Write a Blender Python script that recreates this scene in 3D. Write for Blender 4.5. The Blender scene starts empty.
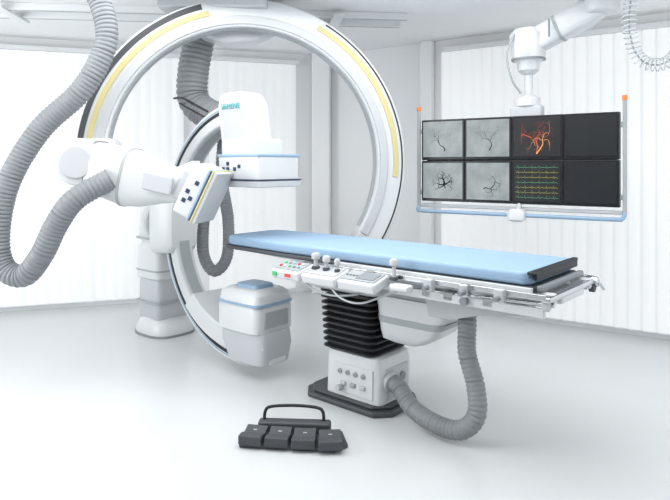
import bpy, bmesh, math, random
from mathutils import Vector, Matrix, Euler
random.seed(7)
scene = bpy.context.scene
scene.view_settings.view_transform = 'Standard'
COL = scene.collection

# ---------------------------------------------------------------- materials
def mat(name, color, rough=0.4, metal=0.0, var=0.03, nscale=6.0, emis=None, estr=0.0, bump=0.0, coat=0.0):
    m = bpy.data.materials.new(name); m.use_nodes = True
    nt = m.node_tree; b = nt.nodes['Principled BSDF']
    tc = nt.nodes.new('ShaderNodeTexCoord'); n = nt.nodes.new('ShaderNodeTexNoise')
    n.inputs['Scale'].default_value = nscale; n.inputs['Detail'].default_value = 3
    nt.links.new(tc.outputs['Object'], n.inputs['Vector'])
    mx = nt.nodes.new('ShaderNodeMix'); mx.data_type = 'RGBA'
    mx.inputs[6].default_value = (*[c*(1-var) for c in color], 1)
    mx.inputs[7].default_value = (*[min(1, c*(1+var)) for c in color], 1)
    nt.links.new(n.outputs['Fac'], mx.inputs[0]); nt.links.new(mx.outputs[2], b.inputs['Base Color'])
    b.inputs['Roughness'].default_value = rough; b.inputs['Metallic'].default_value = metal
    b.inputs['Coat Weight'].default_value = coat
    if emis: 
        b.inputs['Emission Color'].default_value = (*emis, 1); b.inputs['Emission Strength'].default_value = estr
    if bump:
        bp = nt.nodes.new('ShaderNodeBump'); bp.inputs['Strength'].default_value = bump; bp.inputs['Distance'].default_value = .01
        nt.links.new(n.outputs['Fac'], bp.inputs['Height']); nt.links.new(bp.outputs[0], b.inputs['Normal'])
    return m
WHITE = mat('white_enamel', (.66,.68,.695), .32, coat=.2)
WHITE2 = mat('offwhite_plastic', (.52,.54,.56), .4)
GREY = mat('grey_plastic', (.24,.26,.28), .45)
LGREY = mat('light_grey_plastic', (.38,.405,.42), .45)
DGREY = mat('dark_grey_rubber', (.060,.066,.074), .55)
BLACK = mat('black_rubber', (.008,.010,.013), .5)
BLACKG = mat('black_gloss', (.008,.009,.012), .25)
NAVY = mat('navy_trim', (.02,.04,.10), .4)
BLUE = mat('mattress_blue', (.29,.43,.59), .65, var=.05, nscale=3, bump=.15)
PBLUE = mat('pale_blue_trim', (.28,.41,.56), .4)
YEL = mat('yellow_trim', (.60,.53,.26), .4)
HOSE = mat('hose_grey', (.24,.255,.27), .5)
CHROME = mat('brushed_steel', (.62,.64,.66), .25, 1.0)
ORANGE = mat('orange_cap', (.85,.25,.04), .4)
RED = mat('red_button', (.7,.04,.03), .4)
GREEN = mat('green_button', (.05,.5,.15), .4)
TEAL = mat('teal_print', (.0,.38,.42), .4)
WALL = mat('wall_paint', (.88,.89,.90), .7, var=.015, nscale=1.5)
CEIL = mat('ceiling_paint', (.89,.90,.91), .8, var=.015)
FLOORM = mat('vinyl_floor', (.63,.65,.66), .25, var=.03, nscale=2.2)
TRIM = mat('trim_paint', (.82,.84,.855), .5)
BLIND = mat('blind_fabric_glow', (.86,.87,.88), .8, var=.02, nscale=3, emis=(.97,.99,1), estr=.26)  # emission stands in for daylight coming through the slats
COILM = mat('clear_coil', (.72,.75,.78), .15)

# ---------------------------------------------------------------- helpers
def root(name, loc=(0,0,0), rz=0):
    e = bpy.data.objects.new(name, None); e.location = loc; e.rotation_euler = (0,0,rz)
    e.empty_display_size = .1; COL.objects.link(e); return e
def finish(name, me, m, parent, loc=(0,0,0), rot=(0,0,0), smooth=True, bevel=0, seg=3):
    o = bpy.data.objects.new(name, me); COL.objects.link(o)
    if m: me.materials.append(m)
    o.location = loc; o.rotation_euler = rot
    if parent: o.parent = parent
    if bevel:
        md = o.modifiers.new('bev','BEVEL'); md.width = bevel; md.segments = seg; md.limit_method = 'ANGLE'; md.angle_limit = .6
    if smooth:
        for p in me.polygons: p.use_smooth = True
        try:
            me.set_sharp_from_angle(angle=.7)
        except Exception: pass
        if bevel:
            w = o.modifiers.new('wn','WEIGHTED_NORMAL'); w.keep_sharp = False
    return o
def from_bm(bm, name):
    bmesh.ops.recalc_face_normals(bm, faces=bm.faces[:])
    me = bpy.data.meshes.new(name); bm.to_mesh(me); bm.free(); return me
def box(name, size, loc, m, parent=None, rot=(0,0,0), bevel=.008, seg=3):
    bm = bmesh.new(); bmesh.ops.create_cube(bm, size=1)
    for v in bm.verts: v.co = Vector((v.co.x*size[0], v.co.y*size[1], v.co.z*size[2]))
    bv = min(bevel, min(size)*.45)
    return finish(name, from_bm(bm,name), m, parent, loc, rot, True, bv, seg)
def cyl(name, r, h, loc, m, parent=None, rot=(0,0,0), r2=None, n=40, bevel=.004):
    bm = bmesh.new(); bmesh.ops.create_cone(bm, cap_ends=True, segments=n, radius1=r, radius2=r if r2 is None else r2, depth=h)
    return finish(name, from_bm(bm,name), m, parent, loc, rot, True, min(bevel, h*.4, r*.4), 2)
def rod(name, p, q, r, m, parent=None, r2=None, n=20):
    p, q = Vector(p), Vector(q); d = q-p
    o = cyl(name, r, d.length, (p+q)/2, m, parent, r2=r2, n=n, bevel=min(.02, r*.12) if r > .1 else min(.003, r*.3))
    o.rotation_euler = d.to_track_quat('Z','Y').to_euler(); return o
def prism(name, pts, y0, y1, m, parent=None, loc=(0,0,0), rot=(0,0,0), bevel=.008, plane='XZ'):
    bm = bmesh.new()
    mk = (lambda a,b,c:(a,c,b)) if plane=='XZ' else (lambda a,b,c:(a,b,c))
    a = [bm.verts.new(mk(x,z,y0)) for x,z in pts]; b = [bm.verts.new(mk(x,z,y1)) for x,z in pts]
    bm.faces.new(a); bm.faces.new(b[::-1]); n = len(pts)
    for i in range(n): bm.faces.new((a[i],a[(i+1)%n],b[(i+1)%n],b[i]))
    return finish(name, from_bm(bm,name), m, parent, loc, rot, True, bevel)
def arc_band(name, ri, ro, y0, y1, a0, a1, m, parent=None, loc=(0,0,0), rot=(0,0,0), bevel=.01, n=110):
    bm = bmesh.new(); rings = []
    for i in range(n+1):
        a = math.radians(a0+(a1-a0)*i/n); c, s = math.cos(a), math.sin(a)
        rings.append([bm.verts.new((r*c,y,r*s)) for r,y in ((ri,y0),(ro,y0),(ro,y1),(ri,y1))])
    for i in range(n):
        for k in range(4): bm.faces.new((rings[i][k],rings[i][(k+1)%4],rings[i+1][(k+1)%4],rings[i+1][k]))
    bm.faces.new(rings[0]); bm.faces.new(rings[-1][::-1])
    return finish(name, from_bm(bm,name), m, parent, loc, rot, True, bevel)
def loft(name, secs, m, parent=None, loc=(0,0,0), rot=(0,0,0), axis='Z', n=48, p=4.0):
    bm = bmesh.new(); rings = []
    for s in secs:
        t,c1,c2,h1,h2 = s[:5]; pp = s[5] if len(s) > 5 else p; ring = []
        for i in range(n):
            a = 2*math.pi*i/n; c, sn = math.cos(a), math.sin(a)
            x = c1+h1*math.copysign(abs(c)**(2/pp), c); y = c2+h2*math.copysign(abs(sn)**(2/pp), sn)
            ring.append(bm.verts.new((x,y,t) if axis=='Z' else (t,x,y)))
        rings.append(ring)
    for a,b in zip(rings, rings[1:]):
        for i in range(n): bm.faces.new((a[i],a[(i+1)%n],b[(i+1)%n],b[i]))
    bm.faces.new(rings[0][::-1]); bm.faces.new(rings[-1])
    return finish(name, from_bm(bm,name), m, parent, loc, rot)
def catmull(pts, step=.006):
    P = [Vector(p) for p in pts]; P = [2*P[0]-P[1]]+P+[2*P[-1]-P[-2]]; out = []
    for i in range(1, len(P)-2):
        a,b,c,d = P[i-1:i+3]; k = max(2, int((c-b).length/step))
        for j in range(k):
            t = j/k; out.append(.5*((2*b)+(c-a)*t+(2*a-5*b+4*c-d)*t*t+(3*b-3*c+d-a)*t**3))
    out.append(P[-2]); return out
def sweep(name, pts, r, m, parent=None, pitch=0, depth=.1, n=18, step=.006):
    path = catmull(pts, step); bm = bmesh.new(); rings = []; s = 0; up = Vector((.13,.9,.21))
    T0 = (path[1]-path[0]).normalized(); N = (up-up.dot(T0)*T0).normalized()
    for i,pnt in enumerate(path):
        T = (path[min(i+1,len(path)-1)]-path[max(i-1,0)]).normalized()
        N = (N-N.dot(T)*T).normalized(); B = T.cross(N)
        if i: s += (pnt-path[i-1]).length
        rr = r*(1-depth+depth*abs(math.sin(math.pi*s/pitch))**.6*1.0) if pitch else r
        rings.append([bm.verts.new(pnt+rr*(math.cos(2*math.pi*k/n)*N+math.sin(2*math.pi*k/n)*B)) for k in range(n)])
    for a,b in zip(rings, rings[1:]):
        for k in range(n): bm.faces.new((a[k],a[(k+1)%n],b[(k+1)%n],b[k]))
    bm.faces.new(rings[0][::-1]); bm.faces.new(rings[-1])
    return finish(name, from_bm(bm,name), m, parent)
def lines(name, splines, r, m, parent=None, loc=(0,0,0), rot=(0,0,0)):
    c = bpy.data.curves.new(name,'CURVE'); c.dimensions = '3D'; c.bevel_depth = r; c.bevel_resolution = 1
    for sp in splines:
        s = c.splines.new('POLY'); s.points.add(len(sp)-1)
        for i,pt in enumerate(sp):
            s.points[i].co = (*pt[:3],1)
            if len(pt) > 3: s.points[i].radius = pt[3]
    o = bpy.data.objects.new(name, c); COL.objects.link(o); c.materials.append(m)
    o.location = loc; o.rotation_euler = rot
    if parent: o.parent = parent
    return o
def text(name, body, size, loc, rot, m, parent):
    c = bpy.data.curves.new(name,'FONT'); c.body = body; c.size = size; c.extrude = .001; c.align_x = 'CENTER'; c.align_y = 'CENTER'
    o = bpy.data.objects.new(name, c); COL.objects.link(o); c.materials.append(m)
    o.location = loc; o.rotation_euler = rot; o.parent = parent; return o

# ---------------------------------------------------------------- room
H = 3.0
corner = Vector((-.17,7.68,0)); L0 = Vector((-4.6,6.22,0)); R0 = Vector((4.6,4.46,0))
fl = [(-4.75,-2.6),(4.75,-2.6),(4.75,4.5),(-.17,7.85),(-4.75,6.35)]
prism('floor', fl, -.1, 0, FLOORM, plane='XY', bevel=0)
prism('ceiling', fl, H, H+.1, CEIL, plane='XY', bevel=0)
def wall(name, a, b, m=WALL):
    d = b-a; ang = math.atan2(d.y,d.x)
    nrm = Vector((-math.sin(ang), math.cos(ang), 0))
    return box(name, (d.length,.1,H), (a+b)/2+nrm*.05+Vector((0,0,H/2)), m, None, (0,0,ang), bevel=0.001)
wall('wall_back_left', L0, corner); wall('wall_back_right', corner, R0)
wall('wall_right', R0, Vector((4.6,-2.5,0))); wall('wall_front', Vector((4.6,-2.5,0)), Vector((-4.6,-2.5,0))); wall('wall_left', Vector((-4.6,-2.5,0)), L0)
def along(a, b, s, off, z):
    d = (b-a).normalized(); n = Vector((d.y,-d.x,0)); return a+d*s+n*off+Vector((0,0,z))
LL = (corner-L0).length; RL = (R0-corner).length
angL = math.atan2((corner-L0).y,(corner-L0).x); angR = math.atan2((R0-corner).y,(R0-corner).x)
box('baseboard_back_left', (LL-.05,.015,.09), along(L0,corner,LL/2,.0085,.045), TRIM, None, (0,0,angL), .003)
box('baseboard_back_right', (RL-.05,.015,.09), along(corner,R0,RL/2,.0085,.045), TRIM, None, (0,0,angR), .003)
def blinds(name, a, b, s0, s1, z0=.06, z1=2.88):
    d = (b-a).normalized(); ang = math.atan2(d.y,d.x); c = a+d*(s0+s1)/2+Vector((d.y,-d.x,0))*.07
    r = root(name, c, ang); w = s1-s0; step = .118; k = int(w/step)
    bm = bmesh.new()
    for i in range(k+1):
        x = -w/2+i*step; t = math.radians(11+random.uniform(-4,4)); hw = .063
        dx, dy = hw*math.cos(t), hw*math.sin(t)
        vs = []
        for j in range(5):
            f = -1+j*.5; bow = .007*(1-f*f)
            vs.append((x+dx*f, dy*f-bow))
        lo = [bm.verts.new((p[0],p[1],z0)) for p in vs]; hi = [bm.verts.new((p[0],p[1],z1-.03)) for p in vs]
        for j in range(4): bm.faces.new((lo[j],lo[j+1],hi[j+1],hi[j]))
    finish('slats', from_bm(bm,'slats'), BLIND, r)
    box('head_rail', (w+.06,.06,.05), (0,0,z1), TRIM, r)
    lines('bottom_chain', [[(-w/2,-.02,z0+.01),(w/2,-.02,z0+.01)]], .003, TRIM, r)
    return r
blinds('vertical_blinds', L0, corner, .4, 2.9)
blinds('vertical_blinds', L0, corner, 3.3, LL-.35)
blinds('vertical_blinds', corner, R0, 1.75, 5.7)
box('trim_1', (.22,.16,H), corner+Vector((-.0,-.16,H/2)), WALL, None, (0,0,math.radians(-8)), .01)
box('trim_2', (.14,.10,H), along(corner,R0,1.5,.055,H/2), WALL, None, (0,0,angR), .01)
# ceiling rails
rr = root('ceiling_rail_system', (-1.3,5.6,H-.03), math.radians(6))
for i,y in enumerate((-.25,.05)):
    box('rail_%d'%i, (3.9,.07,.06), (0,y,0), TRIM, rr, bevel=.006)
    box('rail_groove_%d'%i, (3.9,.015,.004), (0,y,-.031), LGREY, rr, bevel=.001)
for i,x in enumerate((-1.6,.4,1.3)):
    box('cross_rail_%d'%i, (.10,.6,.03), (x,-.1,-.03), TRIM, rr)

# ---------------------------------------------------------------- patient table
TA = math.radians(-40.7)
tb = root('patient_examination_table', (.187,4.15,0), TA)
pl = [(-.37,-.15),(-.28,-.25),(.28,-.25),(.37,-.15),(.37,.13),(.28,.23),(-.28,.23),(-.37,.13)]
prism('base_plate', [(a*1.0,b) for a,b in pl], 0, .035, DGREY, tb, plane='XY', bevel=.012)
prism('base_plate_upper', [(a*.9,b*.88) for a,b in pl], .035, .06, DGREY, tb, plane='XY', bevel=.01)
loft('base_housing', [(.055,.06,0,.235,.195),(.30,.06,0,.23,.19),(.345,.06,0,.22,.185),(.355,.06,0,.2,.17)], WHITE, tb, p=9)
box('socket_panel', (.32,.01,.19), (.08,-.194,.18), WHITE, tb)
for i in range(4):
    cyl('socket_%d'%i, .017, .014, (-.03+.065*i,-.203,.225), LGREY, tb, (math.pi/2,0,0))
    cyl('socket_hole_%d'%i, .010, .016, (-.03+.065*i,-.204,.225), GREY, tb, (math.pi/2,0,0))
for i in range(3):
    box('plug_%d'%i, (.045,.02,.03), (-.0+.08*i,-.204,.15), WHITE2 if i!=1 else LGREY, tb)
box('end_panel', (.01,.25,.2), (.293,0,.18), WHITE2, tb)
cyl('end_socket', .03, .02, (.30,.05,.2), GREY, tb, (0,math.pi/2,0))
cyl('pedal_knob', .022, .05, (-.02,-.22,.12), WHITE2, tb, (math.pi/2,0,0))
secs = [(.345,0.03,0,.18,.16)]; nf = 10
for i in range(nf):
    z = .345+i*.042; g = .01*i/nf*2
    secs += [(z+.004,.02,0,.205,.18),(z+.018,.02,0,.228+g,.205+g),(z+.026,.02,0,.228+g,.205+g),(z+.040,.02,0,.205,.18)]
secs += [(.345+nf*.042,.02,0,.18,.16)]
loft('bellows', secs, BLACK, tb, p=7)
loft('lift_head', [(.755,0,0,.27,.21),(.77,0,0,.30,.23),(.83,0,0,.31,.24),(.85,0,0,.30,.23)], WHITE2, tb, p=8)
box('carriage', (1.15,.46,.09), (.25,0,.865), WHITE, tb, bevel=.02)
box('carriage_lower', (.75,.36,.07), (.38,0,.79), LGREY, tb, bevel=.02)
loft('drive_housing', [(.47,.42,0,.10,.12),(.49,.42,0,.16,.15),(.55,.46,0,.21,.17),(.70,.5,0,.27,.18),(.77,.52,0,.30,.19)], WHITE, tb, p=6)
loft('drive_housing_band', [(.60,.475,0,.235,.176),(.64,.485,0,.252,.18)], LGREY, tb, p=6)
prism('carriage_bracket', [(.62,.84),(1.28,.86),(1.32,.80),(1.0,.76),(.8,.70),(.66,.70)], -.2,-.14, WHITE2, tb)
box('frame_beam_front', (1.85,.05,.06), (.52,-.27,.925), WHITE, tb, bevel=.012)
box('frame_beam_rear', (1.85,.05,.06), (.52,.27,.925), WHITE, tb, bevel=.012)
box('frame_groove', (1.6,.004,.014), (.6,-.297,.925), DGREY, tb, bevel=.001)
for i in range(3): box('cross_beam_%d'%i, (.08,.5,.05), (-.2+.75*i,0,.915), WHITE2, tb)
def slab(name, x0, x1, hy, z0, z1, m, taper=.0, bevel=.012, r=.09):
    pts = [(x0,-hy*(1-taper)+r),(x0+r*.3,-hy*(1-taper)+r*.3),(x0+r,-hy*(1-taper)),(x0+.7,-hy),(x1-.03,-hy),(x1,-hy+.03)]
    pts = pts+[(a,-b) for a,b in pts[::-1]]
    return prism(name, pts, z0, z1, m, tb, plane='XY', bevel=bevel)
slab('tabletop_carbon', -1.17, 1.36, .335, .955, .982, DGREY, .12, .008)
slab('mattress', -1.15, 1.33, .322, .983, 1.055, BLUE, .12, .022)
slab('mattress_seam', -1.152, 1.331, .324, 1.017, 1.020, PBLUE, .12, .001)
prism('tabletop_underside', [(-1.08,.955),(.0,.955),(.0,.92),(-.6,.93)], -.25,.25, WHITE, tb)
for sy,nm in ((-1,'front'),(1,'rear')):
    box('accessory_rail_'+nm, (1.42,.012,.03), (.72,sy*.365,.945), CHROME, tb, bevel=.003)
    for i in range(6): box('rail_spacer_%s_%d'%(nm,i), (.03,.035,.022), (.08+.26*i,sy*.345,.945), CHROME, tb, bevel=.002)
box('table_side_trim', (1.3,.02,.03), (.70,-.335,.965), WHITE, tb, bevel=.004)
box('end_strap', (.035,.66,.018), (1.335,0,1.05), BLACK, tb)
box('end_strap_drop', (.014,.60,.04), (1.352,0,1.03), BLACK, tb)
box('end_strap_lower', (.03,.62,.03), (1.375,0,.975), GREY, tb)
box('end_crossbar', (.05,.74,.028), (1.43,0,.935), CHROME, tb)
box('end_box', (.16,.34,.05), (1.36,0,.905), WHITE, tb, bevel=.012)
for i,(y,x) in enumerate(((-.33,1.42),(.30,1.44),(.35,1.38))):
    cyl('clamp_knob_%d'%i, .028, .03, (x,y,.90), DGREY if i else WHITE2, tb, (0,math.pi/2,0))
cyl('crank_hub', .03, .035, (1.45,.32,.93), CHROME, tb, (0,math.pi/2,0))
rod('crank_arm', (1.47,.32,.93),(1.48,.38,.88), .009, CHROME, tb)
for i,x in enumerate((.78,1.0,1.2)):
    box('rail_clamp_%d'%i, (.055,.045,.07), (x,-.385,.93), WHITE2 if i!=1 else CHROME, tb)
    cyl('rail_clamp_screw_%d'%i, .014, .05, (x,-.42,.92), GREY, tb, (math.pi/2,0,0))
rod('support_rod', (.62,-.30,.87),(1.45,-.30,.90), .012, CHROME, tb)
rod('support_rod_2', (.62,-.24,.83),(1.30,-.24,.87), .012, CHROME, tb)
box('lower_side_rail', (.95,.03,.05), (.93,-.31,.855), WHITE, tb, bevel=.008)
for i,x in enumerate((.72,.86,1.1)): box('rod_block_%d'%i, (.07,.07,.05), (x,-.29,.865), LGREY, tb)
cyl('brake_knob', .024,.04,(.97,-.335,.86), GREY, tb,(math.pi/2,0,0))
# control consoles
tilt = math.radians(-14)
con = [(-.36,-.1),(-.09,.20),(.21,.50),(.51,.70)]
for i,(a,b) in enumerate(con[:3]):
    w = b-a-.01; x = (a+b)/2
    box('console_%d'%i, (w,.17,.065), (x,-.44,.90), WHITE, tb, (tilt*-1,0,0), .016)
    box('console_face_%d'%i, (w-.03,.125,.006), (x,-.448,.935), LGREY if i!=1 else WHITE2, tb, (tilt*-1,0,0), .002)
    box('console_clip_%d'%i, (.06,.05,.08), (x,-.37,.92), GREY, tb)
for i in range(5):
    for j in range(2):
        cyl('button_%d_%d'%(i,j), .010,.012,(-.31+i*.04,-.475+j*.05,.936+j*.012), [RED,WHITE,GREEN,GREY,PBLUE][(i+2*j)%5], tb,(tilt*-1,0,0))
box('console_green_tag', (.04,.004,.03), (-.32,-.528,.885), GREEN, tb, bevel=.001)
box('console_red_tag', (.05,.004,.02), (-.20,-.528,.885), RED, tb, bevel=.001)
def stick(nm,x,y,z,h=.06,r=.03,m=WHITE2):
    cyl(nm+'_boot', r*.9,.02,(x,y,z+.01), DGREY, tb)
    cyl(nm+'_stem', r*.45,h,(x,y,z+h/2), m, tb)
    loft(nm+'_head', [(z+h,x,y,r*.5,r*.5,2),(z+h+.008,x,y,r*.9,r*.9,2),(z+h+.03,x,y,r,r,2),(z+h+.042,x,y,r*.75,r*.75,2),(z+h+.046,x,y,r*.3,r*.3,2)], m, tb, n=24)
stick('joystick_a',-.03,-.44,.935); stick('joystick_b',.06,-.44,.935,.05,.026); stick('joystick_c',.15,-.44,.935,.04,.02)
stick('joystick_d',.55,-.40,.93,.08,.028)
box('console_screen', (.13,.09,.008), (.40,-.448,.939), GREY, tb,(tilt*-1,0,0),.002)
for i in range(4): cyl('key_%d'%i,.008,.01,(.25+i*.025,-.46,.938), GREY, tb)
box('hand_control', (.13,.07,.04), (.62,-.43,.90), WHITE, tb, bevel=.015)
sweep('console_cable_a', [(-.15,-.48,.89),(0,-.50,.82),(.15,-.49,.80),(.3,-.46,.82),(.42,-.36,.86)], .007, LGREY, tb)
sweep('console_cable_b', [(.1,-.48,.88),(.22,-.50,.80),(.36,-.47,.78),(.5,-.38,.84),(.6,-.3,.88)], .006, WHITE2, tb)
sweep('supply_hose', [(.84,-.06,.80),(.85,-.08,.66),(.86,-.10,.50),(.93,-.13,.33),(.955,-.17,.18),(.87,-.20,.085),(.70,-.19,.07),(.50,-.14,.10),(.38,-.10,.18),(.27,-.08,.21)], .056, HOSE, tb, pitch=.026, depth=.16)
cyl('hose_collar_top', .068,.05,(.84,-.06,.79), WHITE2, tb)
rod('hose_collar_base', (.275,-.08,.205),(.33,-.095,.195), .066, WHITE2, tb)

# ---------------------------------------------------------------- floor mounted C-arm
fc = root('floor_mounted_c_arm', (-.68,4.70,0), TA)
ZC = 1.08
arc_band('c_arc', .86, 1.02, -.09, .09, 88, 290, WHITE, fc, (0,0,ZC), bevel=.02)
arc_band('arc_black_groove', .945, .972, -.094, .094, 92, 286, BLACK, fc, (0,0,ZC), bevel=.002)
arc_band('arc_blue_line', .98, .99, -.093, .093, 92, 286, PBLUE, fc, (0,0,ZC), bevel=.002)
arc_band('arc_inner_track', .852, .865, -.05, .05, 92, 286, LGREY, fc, (0,0,ZC), bevel=.002)
# tube unit
loft('tube_lower_yoke', [(.10,.12,0,.16,.13),(.12,.12,0,.21,.16),(.26,.10,0,.25,.18),(.36,.09,0,.24,.18)], WHITE2, fc, p=5)
arc_band('tube_yoke_arc', .74, .90, -.15, .15, 226, 292, WHITE, fc, (0,0,ZC), bevel=.03)
loft('tube_housing', [(.34,.08,0,.20,.18),(.36,.08,0,.235,.20),(.53,.08,0,.235,.20),(.56,.08,0,.22,.19)], WHITE, fc, p=7)
loft('tube_blue_band', [(.555,.08,0,.24,.205),(.572,.08,0,.24,.205)], PBLUE, fc, p=7)
loft('collimator', [(.572,.08,0,.23,.195),(.63,.08,0,.22,.185),(.655,.08,0,.19,.16),(.665,.08,0,.17,.14)], WHITE, fc, p=7)
loft('collimator_window', [(.66,.08,0,.13,.11),(.69,.08,0,.12,.10),(.695,.08,0,.1,.08)], PBLUE, fc, p=5)
box('tube_vent', (.02,.24,.12), (.315,0,.45), LGREY, fc)
# detector unit
loft('detector_arm', [(1.62,.02,0,.15,.13),(1.80,-.02,0,.165,.14),(2.06,-.06,0,.165,.14),(2.15,-.08,0,.14,.12),(2.17,-.08,0,.10,.09)], WHITE, fc, p=7)
box('detector_arm_panel', (.22,.006,.34), (-.02,-.140,1.90), WHITE2, fc, (0,math.radians(-8),0), bevel=.003)
box('detector_neck', (.36,.34,.16), (.05,0,1.72), WHITE, fc, bevel=.03)
box('detector_housing', (.46,.42,.20), (.12,0,1.58), WHITE, fc, bevel=.02)
box('detector_blue_edge', (.47,.43,.022), (.12,0,1.67), PBLUE, fc, bevel=.006)
box('detector_face', (.48,.44,.05), (.12,0,1.46), WHITE2, fc, bevel=.008)
box('detector_face_trim', (.49,.45,.008), (.12,0,1.49), NAVY, fc, bevel=.002)
text('label_text', 'SIEMENS', .06, (-.04,-.150,2.05), (math.pi/2,0,0), TEAL, fc)
for i,(dx,dz) in enumerate(((0,0),(.05,0),(.05,.04),(.13,0),(.18,.02))):
    box('warning_mark_%d'%i, (.03,.004,.028), (-.04+dx,-.213,1.57+dz), NAVY, fc, bevel=.001)
# arc carriage and stand
loft('arc_carriage', [(-1.16,0,ZC,.13,.22),(-1.12,0,ZC,.17,.27),(-.88,0,ZC,.16,.25),(-.84,0,ZC,.13,.21)], WHITE, fc, axis='X', p=5)
rod('tilt_joint', (-1.12,0,ZC),(-1.40,.14,ZC), .19, WHITE2, fc, n=40)
sx0, sy0 = -1.46, .20
loft('column_upper', [(.86,sx0,sy0,.16,.16),(.9,sx0,sy0,.19,.19),(1.27,sx0,sy0,.19,.19),(1.33,sx0,sy0,.14,.15)], WHITE, fc, p=5)
loft('column_middle', [(.52,sx0,sy0,.18,.18),(.54,sx0,sy0,.2,.2),(.82,sx0,sy0,.2,.2),(.87,sx0,sy0,.16,.16)], WHITE, fc, p=6)
loft('column_lower', [(.14,sx0,sy0,.17,.17),(.16,sx0,sy0,.18,.18),(.48,sx0,sy0,.18,.18),(.53,sx0,sy0,.17,.17)], WHITE2, fc, p=6)
loft('column_foot', [(.0,sx0+.02,sy0,.26,.23),(.07,sx0+.02,sy0,.26,.23),(.13,sx0+.02,sy0,.22,.20),(.16,sx0,sy0,.18,.18)], WHITE, fc, p=3)
loft('foot_trim', [(.0,sx0+.02,sy0,.27,.24),(.02,sx0+.02,sy0,.27,.24)], GREY, fc, p=3)
for i in range(3): loft('column_ring_%d'%i, [(.3+.3*i,sx0,sy0,.205,.205),(.315+.3*i,sx0,sy0,.205,.205)], LGREY, fc, p=6)

# ---------------------------------------------------------------- ceiling mounted C-arm
OX, OY = -.77, 5.0
cc = root('ceiling_mounted_c_arm', (OX,OY,0), 0)
def W(x,y,z): return (x-OX,y-OY,z)
yaw = math.radians(9); RC = (.03,0,1.63)
arc_band('c_arc', 1.10, 1.34, -.10, .10, -33, 182, WHITE, cc, RC, (0,0,yaw), bevel=.02)
arc_band('arc_black_line', 1.306, 1.318, -.105, .105, -30, 60, BLACK, cc, RC, (0,0,yaw), bevel=.002)
arc_band('arc_black_line_2', 1.276, 1.32, -.105, .105, 106, 178, DGREY, cc, RC, (0,0,yaw), bevel=.002)
arc_band('arc_yellow_stripe', 1.235, 1.280, -.108, .09, -6, 62, YEL, cc, RC, (0,0,yaw), bevel=.004)
arc_band('arc_yellow_stripe_2', 1.21, 1.254, -.108, .09, 104, 176, YEL, cc, RC, (0,0,yaw), bevel=.004)
arc_band('arc_inner_line', 1.12, 1.132, -.104, .104, -30, 178, NAVY, cc, RC, (0,0,yaw), bevel=.002)
arc_band('arc_step', 1.12, 1.19, -.112, .08, -32, 180, WHITE2, cc, RC, (0,0,yaw), bevel=.008)
arc_band('arc_inner_track', 1.09, 1.102, -.05, .05, -30, 178, LGREY, cc, RC, (0,0,yaw), bevel=.002)
box('ceiling_carriage', (.9,.6,.10), W(-1.0,5.15,2.93), WHITE2, cc, bevel=.02)
prism('carriage_holder', [(-.42,2.95),(.34,2.95),(.28,2.74),(.12,2.66),(-.16,2.63),(-.36,2.70)], .11,.34, WHITE, cc, (0,0,0),(0,0,yaw), .03)
box('holder_clamp', (.34,.32,.16), (-.06,.06,2.87), WHITE, cc,(0,0,yaw), .03)
# lateral unit at left end
P0 = Vector(W(-1.95,4.55,1.62)); P1 = Vector(W(-.92,4.38,1.40)); q = (P1-P0).to_track_quat('X','Z').to_euler()
Ln = (P1-P0).length
def lp(x,y,z): 
    return P0+q.to_matrix()@Vector((x,y,z))
loft('lateral_housing', [(.02,0,0,.10,.11,2.5),(.04,0,0,.15,.16,3),(.10,0,0,.17,.19,3),(.46,0,-.02,.18,.215,3),(.58,0,-.02,.165,.195,3),(.74,0,-.01,.125,.145,3),(.86,0,0,.10,.12,3),(Ln-.14,0,0,.10,.12,3)], WHITE, cc, P0, q, axis='X')
loft('lateral_joint', [(.44,0,-.02,.184,.220,3),(.46,0,-.02,.184,.220,3)], LGREY, cc, P0, q, axis='X')
loft('lateral_joint_dark', [(.16,0,0,.176,.198,3),(.167,0,0,.176,.198,3)], GREY, cc, P0, q, axis='X')
box('lateral_side_cover', (.36,.03,.13), lp(.66,-.14,0), WHITE2, cc, q, .012)
prism('lateral_gusset', [(.36,.18),(.78,.12),(.92,.21),(.92,.12),(.8,.0),(.3,.0)], -.05,.11, WHITE, cc, P0, q, .02)
dc = lp(Ln-.06,0,0)
dv = Vector((.84,-.16,-.42)).normalized(); qd = dv.to_track_quat('X','Z').to_euler()
def dp(x,y,z): return dc+qd.to_matrix()@Vector((x,y,z))
box('lateral_detector_back', (.10,.24,.24), dp(-.11,0,0), WHITE2, cc, qd, .03)
box('lateral_detector', (.14,.33,.38), dp(-.01,0,0), WHITE, cc, qd, .02)
box('lateral_detector_blue', (.018,.345,.395), dp(.058,0,0), PBLUE, cc, qd, .006)
box('lateral_detector_gap', (.010,.34,.39), dp(.074,0,0), NAVY, cc, qd, .003)
box('lateral_detector_yellow', (.016,.36,.41), dp(.088,0,0), YEL, cc, qd, .006)
box('lateral_detector_face', (.03,.35,.40), dp(.108,0,0), WHITE2, cc, qd, .008)
for i,(dx,dz) in enumerate(((-.03,-.08),(.01,-.05),(-.03,-.01),(.01,.07))): 
    box('detector_logo_%d'%i, (.030,.006,.030), dp(dx,-.167,dz), NAVY, cc, qd, .001)
box('carriage_block', (.36,.34,.34), W(-1.90,4.77,1.64), WHITE, cc, (0,0,yaw), .06, 5)
rod('joint_drum', W(-1.90,4.78,1.64), W(-1.88,4.36,1.62), .175, WHITE, cc, n=48)
rod('joint_drum_cap', W(-1.88,4.37,1.62), W(-1.879,4.345,1.62), .12, WHITE2, cc, n=40)
a = math.radians(-34); ex = 1.22*math.cos(a)*math.cos(yaw)+.03; ey = 1.22*math.cos(a)*math.sin(yaw)
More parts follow.
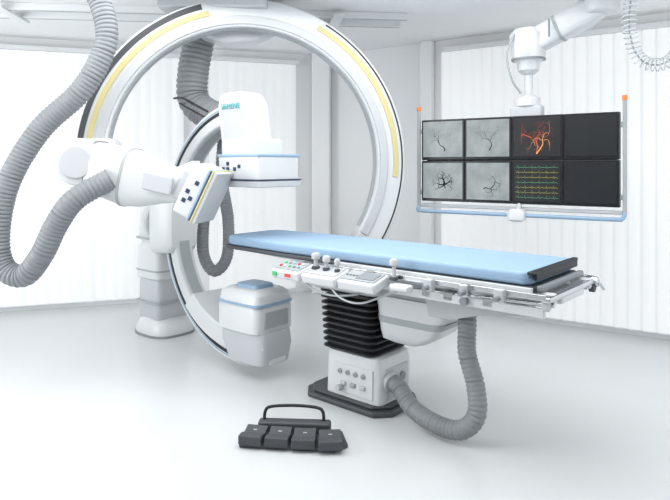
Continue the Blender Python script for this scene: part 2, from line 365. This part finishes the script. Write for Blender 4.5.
box('arc_end_cap', (.24,.22,.10), (ex,ey,1.63+1.22*math.sin(a)), WHITE2, cc, (0,-a,yaw), .03)
# hoses
sweep('cable_hose_main', [W(-1.86,4.48,2.99),W(-1.74,4.47,2.78),W(-1.70,4.45,2.5),W(-1.86,4.42,2.16),W(-2.16,4.40,1.86),W(-2.38,4.38,1.48),W(-2.46,4.38,1.10),W(-2.41,4.36,.86),W(-2.25,4.34,.80),W(-2.10,4.30,.96),W(-1.98,4.27,1.18),W(-1.84,4.26,1.36),W(-1.62,4.34,1.50)], .083, HOSE, cc, pitch=.031, depth=.14, n=22)
sweep('cable_hose_rear', [W(-1.18,5.35,2.99),W(-1.22,5.36,2.7),W(-1.27,5.36,2.4),W(-1.26,5.35,2.18),W(-1.12,5.3,2.05),W(-.9,5.15,1.98)], .14, HOSE, cc, pitch=.045, depth=.12, n=24)
sweep('cable_hose_lower', [W(-1.12,5.5,1.6),W(-1.2,5.55,1.2),W(-1.22,5.55,.80),W(-1.12,5.55,.62),W(-1.0,5.55,.75),W(-.98,5.5,1.1),W(-1.0,5.3,1.5),W(-.95,5.2,1.98)], .055, HOSE, cc, pitch=.03, depth=.14)
sweep('black_cable', [W(-1.40,5.22,2.18),W(-1.3,5.1,2.17),W(-1.2,5.0,2.12),W(-1.05,4.95,2.04)], .010, BLACK, cc)
sweep('black_cable_2', [W(-1.36,5.24,2.14),W(-1.28,5.1,2.10),W(-1.18,5.0,2.05),W(-1.03,4.95,1.97)], .008, BLACK, cc)

# ---------------------------------------------------------------- monitor bank
MA = math.radians(-33.7)
mb = root('ceiling_suspended_monitor_bank', (1.45,4.89,0), MA)
def em(name, build):
    m = bpy.data.materials.new(name); m.use_nodes = True; nt = m.node_tree; b = nt.nodes['Principled BSDF']
    b.inputs['Roughness'].default_value = .3; b.inputs['Base Color'].default_value = (.01,.01,.012,1)
    tc = nt.nodes.new('ShaderNodeTexCoord'); n = nt.nodes.new('ShaderNodeTexNoise'); n.inputs['Scale'].default_value = build[0]; n.inputs['Detail'].default_value = 5
    r = nt.nodes.new('ShaderNodeValToRGB'); r.color_ramp.elements[0].position = .35; r.color_ramp.elements[1].position = .65
    r.color_ramp.elements[0].color = (*build[1],1); r.color_ramp.elements[1].color = (*build[2],1)
    nt.links.new(tc.outputs['Object'], n.inputs['Vector']); nt.links.new(n.outputs['Fac'], r.inputs[0]); nt.links.new(r.outputs[0], b.inputs['Emission Color'])
    b.inputs['Emission Strength'].default_value = build[3]; return m
SC = em('angiogram_screen', (9,(.27,.31,.32),(.39,.43,.44),1.0))
SCB = em('black_screen', (4,(.004,.005,.006),(.012,.012,.014),1.0))
SCO = mat('screen_off', (.012,.014,.017), .3, var=.1)
VES = mat('vessel_dark', (.01,.012,.012), .9)
VRED = mat('vessel_red', (.4,.05,.02), .6, emis=(.75,.12,.03), estr=.8)
VORG = mat('vessel_orange', (.6,.2,.05), .6, emis=(1,.5,.18), estr=.9)
ECG = mat('trace_yellow', (.5,.5,.05), .6, emis=(.6,.6,.2), estr=.6)
ECGG = mat('trace_green', (.1,.5,.2), .6, emis=(.2,.6,.4), estr=.5)
def tree(x,z,ang,L,depth,out,y,bx,bz,w=1.0):
    pts=[(x,y,z,w)]
    for i in range(6):
        ang += random.uniform(-.7,.7); x += L/6*math.cos(ang); z += L/6*math.sin(ang)
        x = max(-bx,min(bx,x)); z = max(-bz,min(bz,z)); w *= .92
        pts.append((x,y,z,w))
    out.append(pts)
    if depth:
        for k in range(random.choice((2,3,3))):
            tree(x,z,ang+random.uniform(-1.5,1.5),L*.74,depth-1,out,y,bx,bz,w*.68)
cw, ch = .398, .352
for c in range(4):
    for r in range(2):
        x = (c-1.5)*.400; z = 1.64+(.5-r)*.358
        k = 'monitor_%d_%d'%(r,c)
        box(k+'_case', (cw,.06,ch), (x,.0,z), DGREY, mb, bevel=.006)
        box(k+'_bezel', (cw-.006,.012,ch-.006), (x,-.031,z), BLACKG, mb, bevel=.003)
        m = SCO if c == 3 else (SCB if c == 2 else SC)
        box(k+'_screen', (cw-.035,.004,ch-.045), (x,-.038,z+.004), m, mb, bevel=.0005)
        if c < 2:
            out=[]
            if r==0: tree(.02,-.10,1.5,.09,5,out,0,.11,.12,1.3)
            else:
                for kx in (-.03,.03): tree(kx,-.06,1.4+kx*8,.07,4,out,0,.11,.12,1.3)
            if c==0 and r==1:
                for j in range(3): tree(.02,-.03,j*2,.05,3,out,0,.09,.08,2.2)
            lines(k+'_vessels', out, .0036, VES, mb, (x,-.041,z))
        if c == 2 and r == 0:
            out=[]; tree(.0,-.13,1.6,.10,6,out,0,.12,.12,1.3); tree(-.04,-.0,2.2,.07,4,out,0,.12,.12,1); lines(k+'_vessels_red', out, .0026, VRED, mb, (x,-.041,z))
            out=[]; tree(.0,-.13,1.6,.12,3,out,0,.1,.12,1.3); lines(k+'_vessels_orange', out, .0026, VORG, mb, (x,-.043,z))
        if c == 2 and r == 1:
            for j in range(7):
                zz = .12-.04*j; pts=[]
                for i in range(90):
                    xx = -.165+.33*i/89; ph = (i%15)
                    pts.append((xx,0,zz+(.016 if ph==5 else (-.008 if ph==6 else .002*math.sin(i*.7)))))
                lines(k+'_trace_%d'%j, [pts], .0008, ECG if j%3 else ECGG, mb, (x,-.042,z))
box('back_frame', (1.56,.06,.10), (0,.06,1.64), LGREY, mb)
box('back_frame_top', (1.50,.04,.05), (0,.05,1.9), LGREY, mb); box('back_frame_bottom', (1.50,.04,.05), (0,.05,1.36), LGREY, mb)
for sx,nm in ((-1,'a'),(1,'b')):
    x = sx*.832
    rod('side_pole_'+nm, (x,-.02,1.22),(x,-.02,2.08), .015, LGREY, mb)
    cyl('pole_cap_'+nm, .018,.04,(x,-.02,2.095), ORANGE, mb)
    for z in (1.36,1.9): box('pole_clamp_%s_%d'%(nm,int(z*10)), (.06,.04,.04), (x-sx*.02,.0,z), LGREY, mb)
sweep('handle_rail', [(-.832,-.02,1.24),(-.82,-.06,1.205),(-.76,-.08,1.20),(-.4,-.085,1.20),(0,-.085,1.20),(.4,-.085,1.20),(.76,-.08,1.20),(.82,-.06,1.205),(.832,-.02,1.24)], .016, PBLUE, mb)
box('lower_bar', (1.64,.03,.03), (0,0,1.245), WHITE2, mb)
loft('grip_unit', [(1.15,.06,-.09,.045,.04),(1.165,.06,-.09,.07,.06),(1.22,.06,-.09,.075,.06),(1.25,.06,-.09,.05,.05)], WHITE, mb, p=3)
rod('grip_stem', (.06,-.05,1.23),(.06,0,1.32), .02, WHITE2, mb)
px = .10
rod('hanger_post', (px,.09,1.6),(px,.09,2.42), .035, WHITE, mb)
box('hanger_bracket', (.26,.10,.10), (px,.05,2.03), WHITE2, mb, bevel=.02)
loft('hanger_collar', [(2.06,px,.07,.06,.06,2),(2.08,px,.07,.10,.09,2),(2.14,px,.07,.10,.09,2),(2.17,px,.08,.05,.05,2)], WHITE, mb)
loft('hanger_joint', [(2.34,px,.09,.05,.05,2),(2.37,px,.09,.085,.085,2),(2.44,px,.09,.095,.095,2),(2.47,px,.09,.13,.12,2.5),(2.66,px,.09,.15,.13,2.5),(2.71,px,.09,.11,.10,2.5),(2.72,px,.09,.06,.06,2.5)], WHITE, mb)
loft('hanger_joint_ring', [(2.455,px,.09,.135,.125,2.3),(2.468,px,.09,.135,.125,2.3)], GREY, mb)
A0 = Vector((px,.09,2.58)); A1 = Vector((.62,.06,2.80)); qa = (A1-A0).to_track_quat('X','Z').to_euler(); la=(A1-A0).length
loft('spring_arm', [(0,0,0,.075,.085),(.08,0,0,.085,.10),(la-.1,0,0,.09,.105),(la+.04,0,0,.07,.08)], WHITE, mb, A0, qa, axis='X', p=4)
loft('spring_arm_band', [(la*.45,0,0,.092,.107),(la*.49,0,0,.092,.107)], LGREY, mb, A0, qa, axis='X', p=4)
cyl('shoulder_joint', .13,.20,(.66,.06,2.85), WHITE, mb, bevel=.03)
box('extension_arm', (.9,.16,.10), (.95,.06,2.90), WHITE2, mb, bevel=.03)
cyl('ceiling_column', .09,.3,(1.3,.06,2.85), WHITE2, mb)
rod('cable_clip', (.3,-.06,2.60),(.3,-.06,2.74), .008, GREY, mb)
sweep('arm_cable', [(.02,-.03,2.66),(-.03,-.06,2.5),(.0,-.04,2.3),(.06,.02,2.18)], .009, LGREY, mb)

# coiled cable
ck = root('coiled_cable', (2.12,4.2,0), 0)
base = catmull([(-.02,0,3.0),(-.05,0,2.75),(-.06,0,2.55),(-.0,.0,2.36),(.12,0,2.30),(.25,0,2.36),(.36,0,2.6),(.40,0,3.0)], .004)
hp=[]; N=Vector((0,1,0))
for i,pnt in enumerate(base):
    T=(base[min(i+1,len(base)-1)]-base[max(i-1,0)]).normalized(); B=T.cross(N).normalized(); a=i*.75
    hp.append(pnt+.045*(math.cos(a)*N+math.sin(a)*B))
lines('coil', [[(*p,1) for p in hp]], .005, COILM, ck)
sweep('core', [tuple(p) for p in base[::25]]+[tuple(base[-1])], .006, LGREY, ck)

# ---------------------------------------------------------------- foot switch
fs = root('foot_switch_pedal_unit', (-.245,3.48,0), math.radians(-4))
fs.scale = (1.08,1.08,1.0)
prism('base', [(-.27,-.10),(.24,-.12),(.30,-.06),(.26,.10),(-.18,.13),(-.28,.02)], 0,.022, DGREY, fs, plane='XY', bevel=.006)
for i in range(4):
    x=-.20+.135*i; y=-.035-.01*i
    prism('pedal_%d'%i, [(-.085,.022),(.07,.022),(.07,.035),(-.04,.075),(-.085,.075)], -.062,.062, DGREY, fs, (x,y,0),(0,0,math.radians(90-8+5*i)), .006)
    box('pedal_plate_%d'%i, (.115,.12,.008), (x+.002,y-.01,.062), DGREY, fs, (math.radians(17),0,math.radians(-8+5*i)), .003)
    box('pedal_mark_%d'%i, (.02,.008,.003), (x+.002,y+.01,.071), LGREY, fs, (math.radians(17),0,math.radians(-8+5*i)), .0005)
box('rear_housing', (.40,.07,.07), (0,.075,.05), DGREY, fs, bevel=.015)
sweep('carry_handle', [(-.17,.08,.06),(-.165,.09,.13),(-.13,.095,.155),(0,.10,.162),(.12,.095,.155),(.155,.09,.13),(.16,.08,.06)], .009, BLACK, fs)

# ---------------------------------------------------------------- lights
def area(name, loc, target, sx, sy, e, col=(1,1,1)):
    l = bpy.data.lights.new(name,'AREA'); l.shape='RECTANGLE'; l.size=sx; l.size_y=sy; l.energy=e; l.color=col
    o = bpy.data.objects.new(name,l); COL.objects.link(o); o.location=loc
    o.rotation_euler=(Vector(target)-Vector(loc)).to_track_quat('-Z','Y').to_euler(); return o
area('ceiling_light', (-.3,3.5,2.9), (-.3,3.51,0), 3.6, 2.4, 92, (1,.998,.992))
area('ceiling_light_front', (0,.2,2.9), (0,1.2,0), 4.0, 2.0, 42, (1,.998,.992))
area('side_fill_light', (-4.2,3.4,1.7), (0,5.2,1.3), 3.0, 2.2, 92, (.985,.995,1))  # unseen lamp added on the left for highlights; no window there
area('side_fill_light', (4.2,2.6,1.9), (1.0,6.5,1.4), 2.6, 2.0, 48, (.985,.995,1))  # unseen fill lamp added by the right wall, which has no window
w = bpy.data.worlds.new('world'); scene.world = w; w.use_nodes = True
w.node_tree.nodes['Background'].inputs[0].default_value = (.85,.92,1,1); w.node_tree.nodes['Background'].inputs[1].default_value = .6

# ---------------------------------------------------------------- camera
cam = bpy.data.cameras.new('camera'); co = bpy.data.objects.new('camera', cam); COL.objects.link(co)
co.location=(0,0,1.6); co.rotation_euler=(math.pi/2,0,0)
cam.sensor_width=36; cam.lens=36*600/670; cam.shift_y=-85/670; cam.clip_start=.05
scene.camera = co
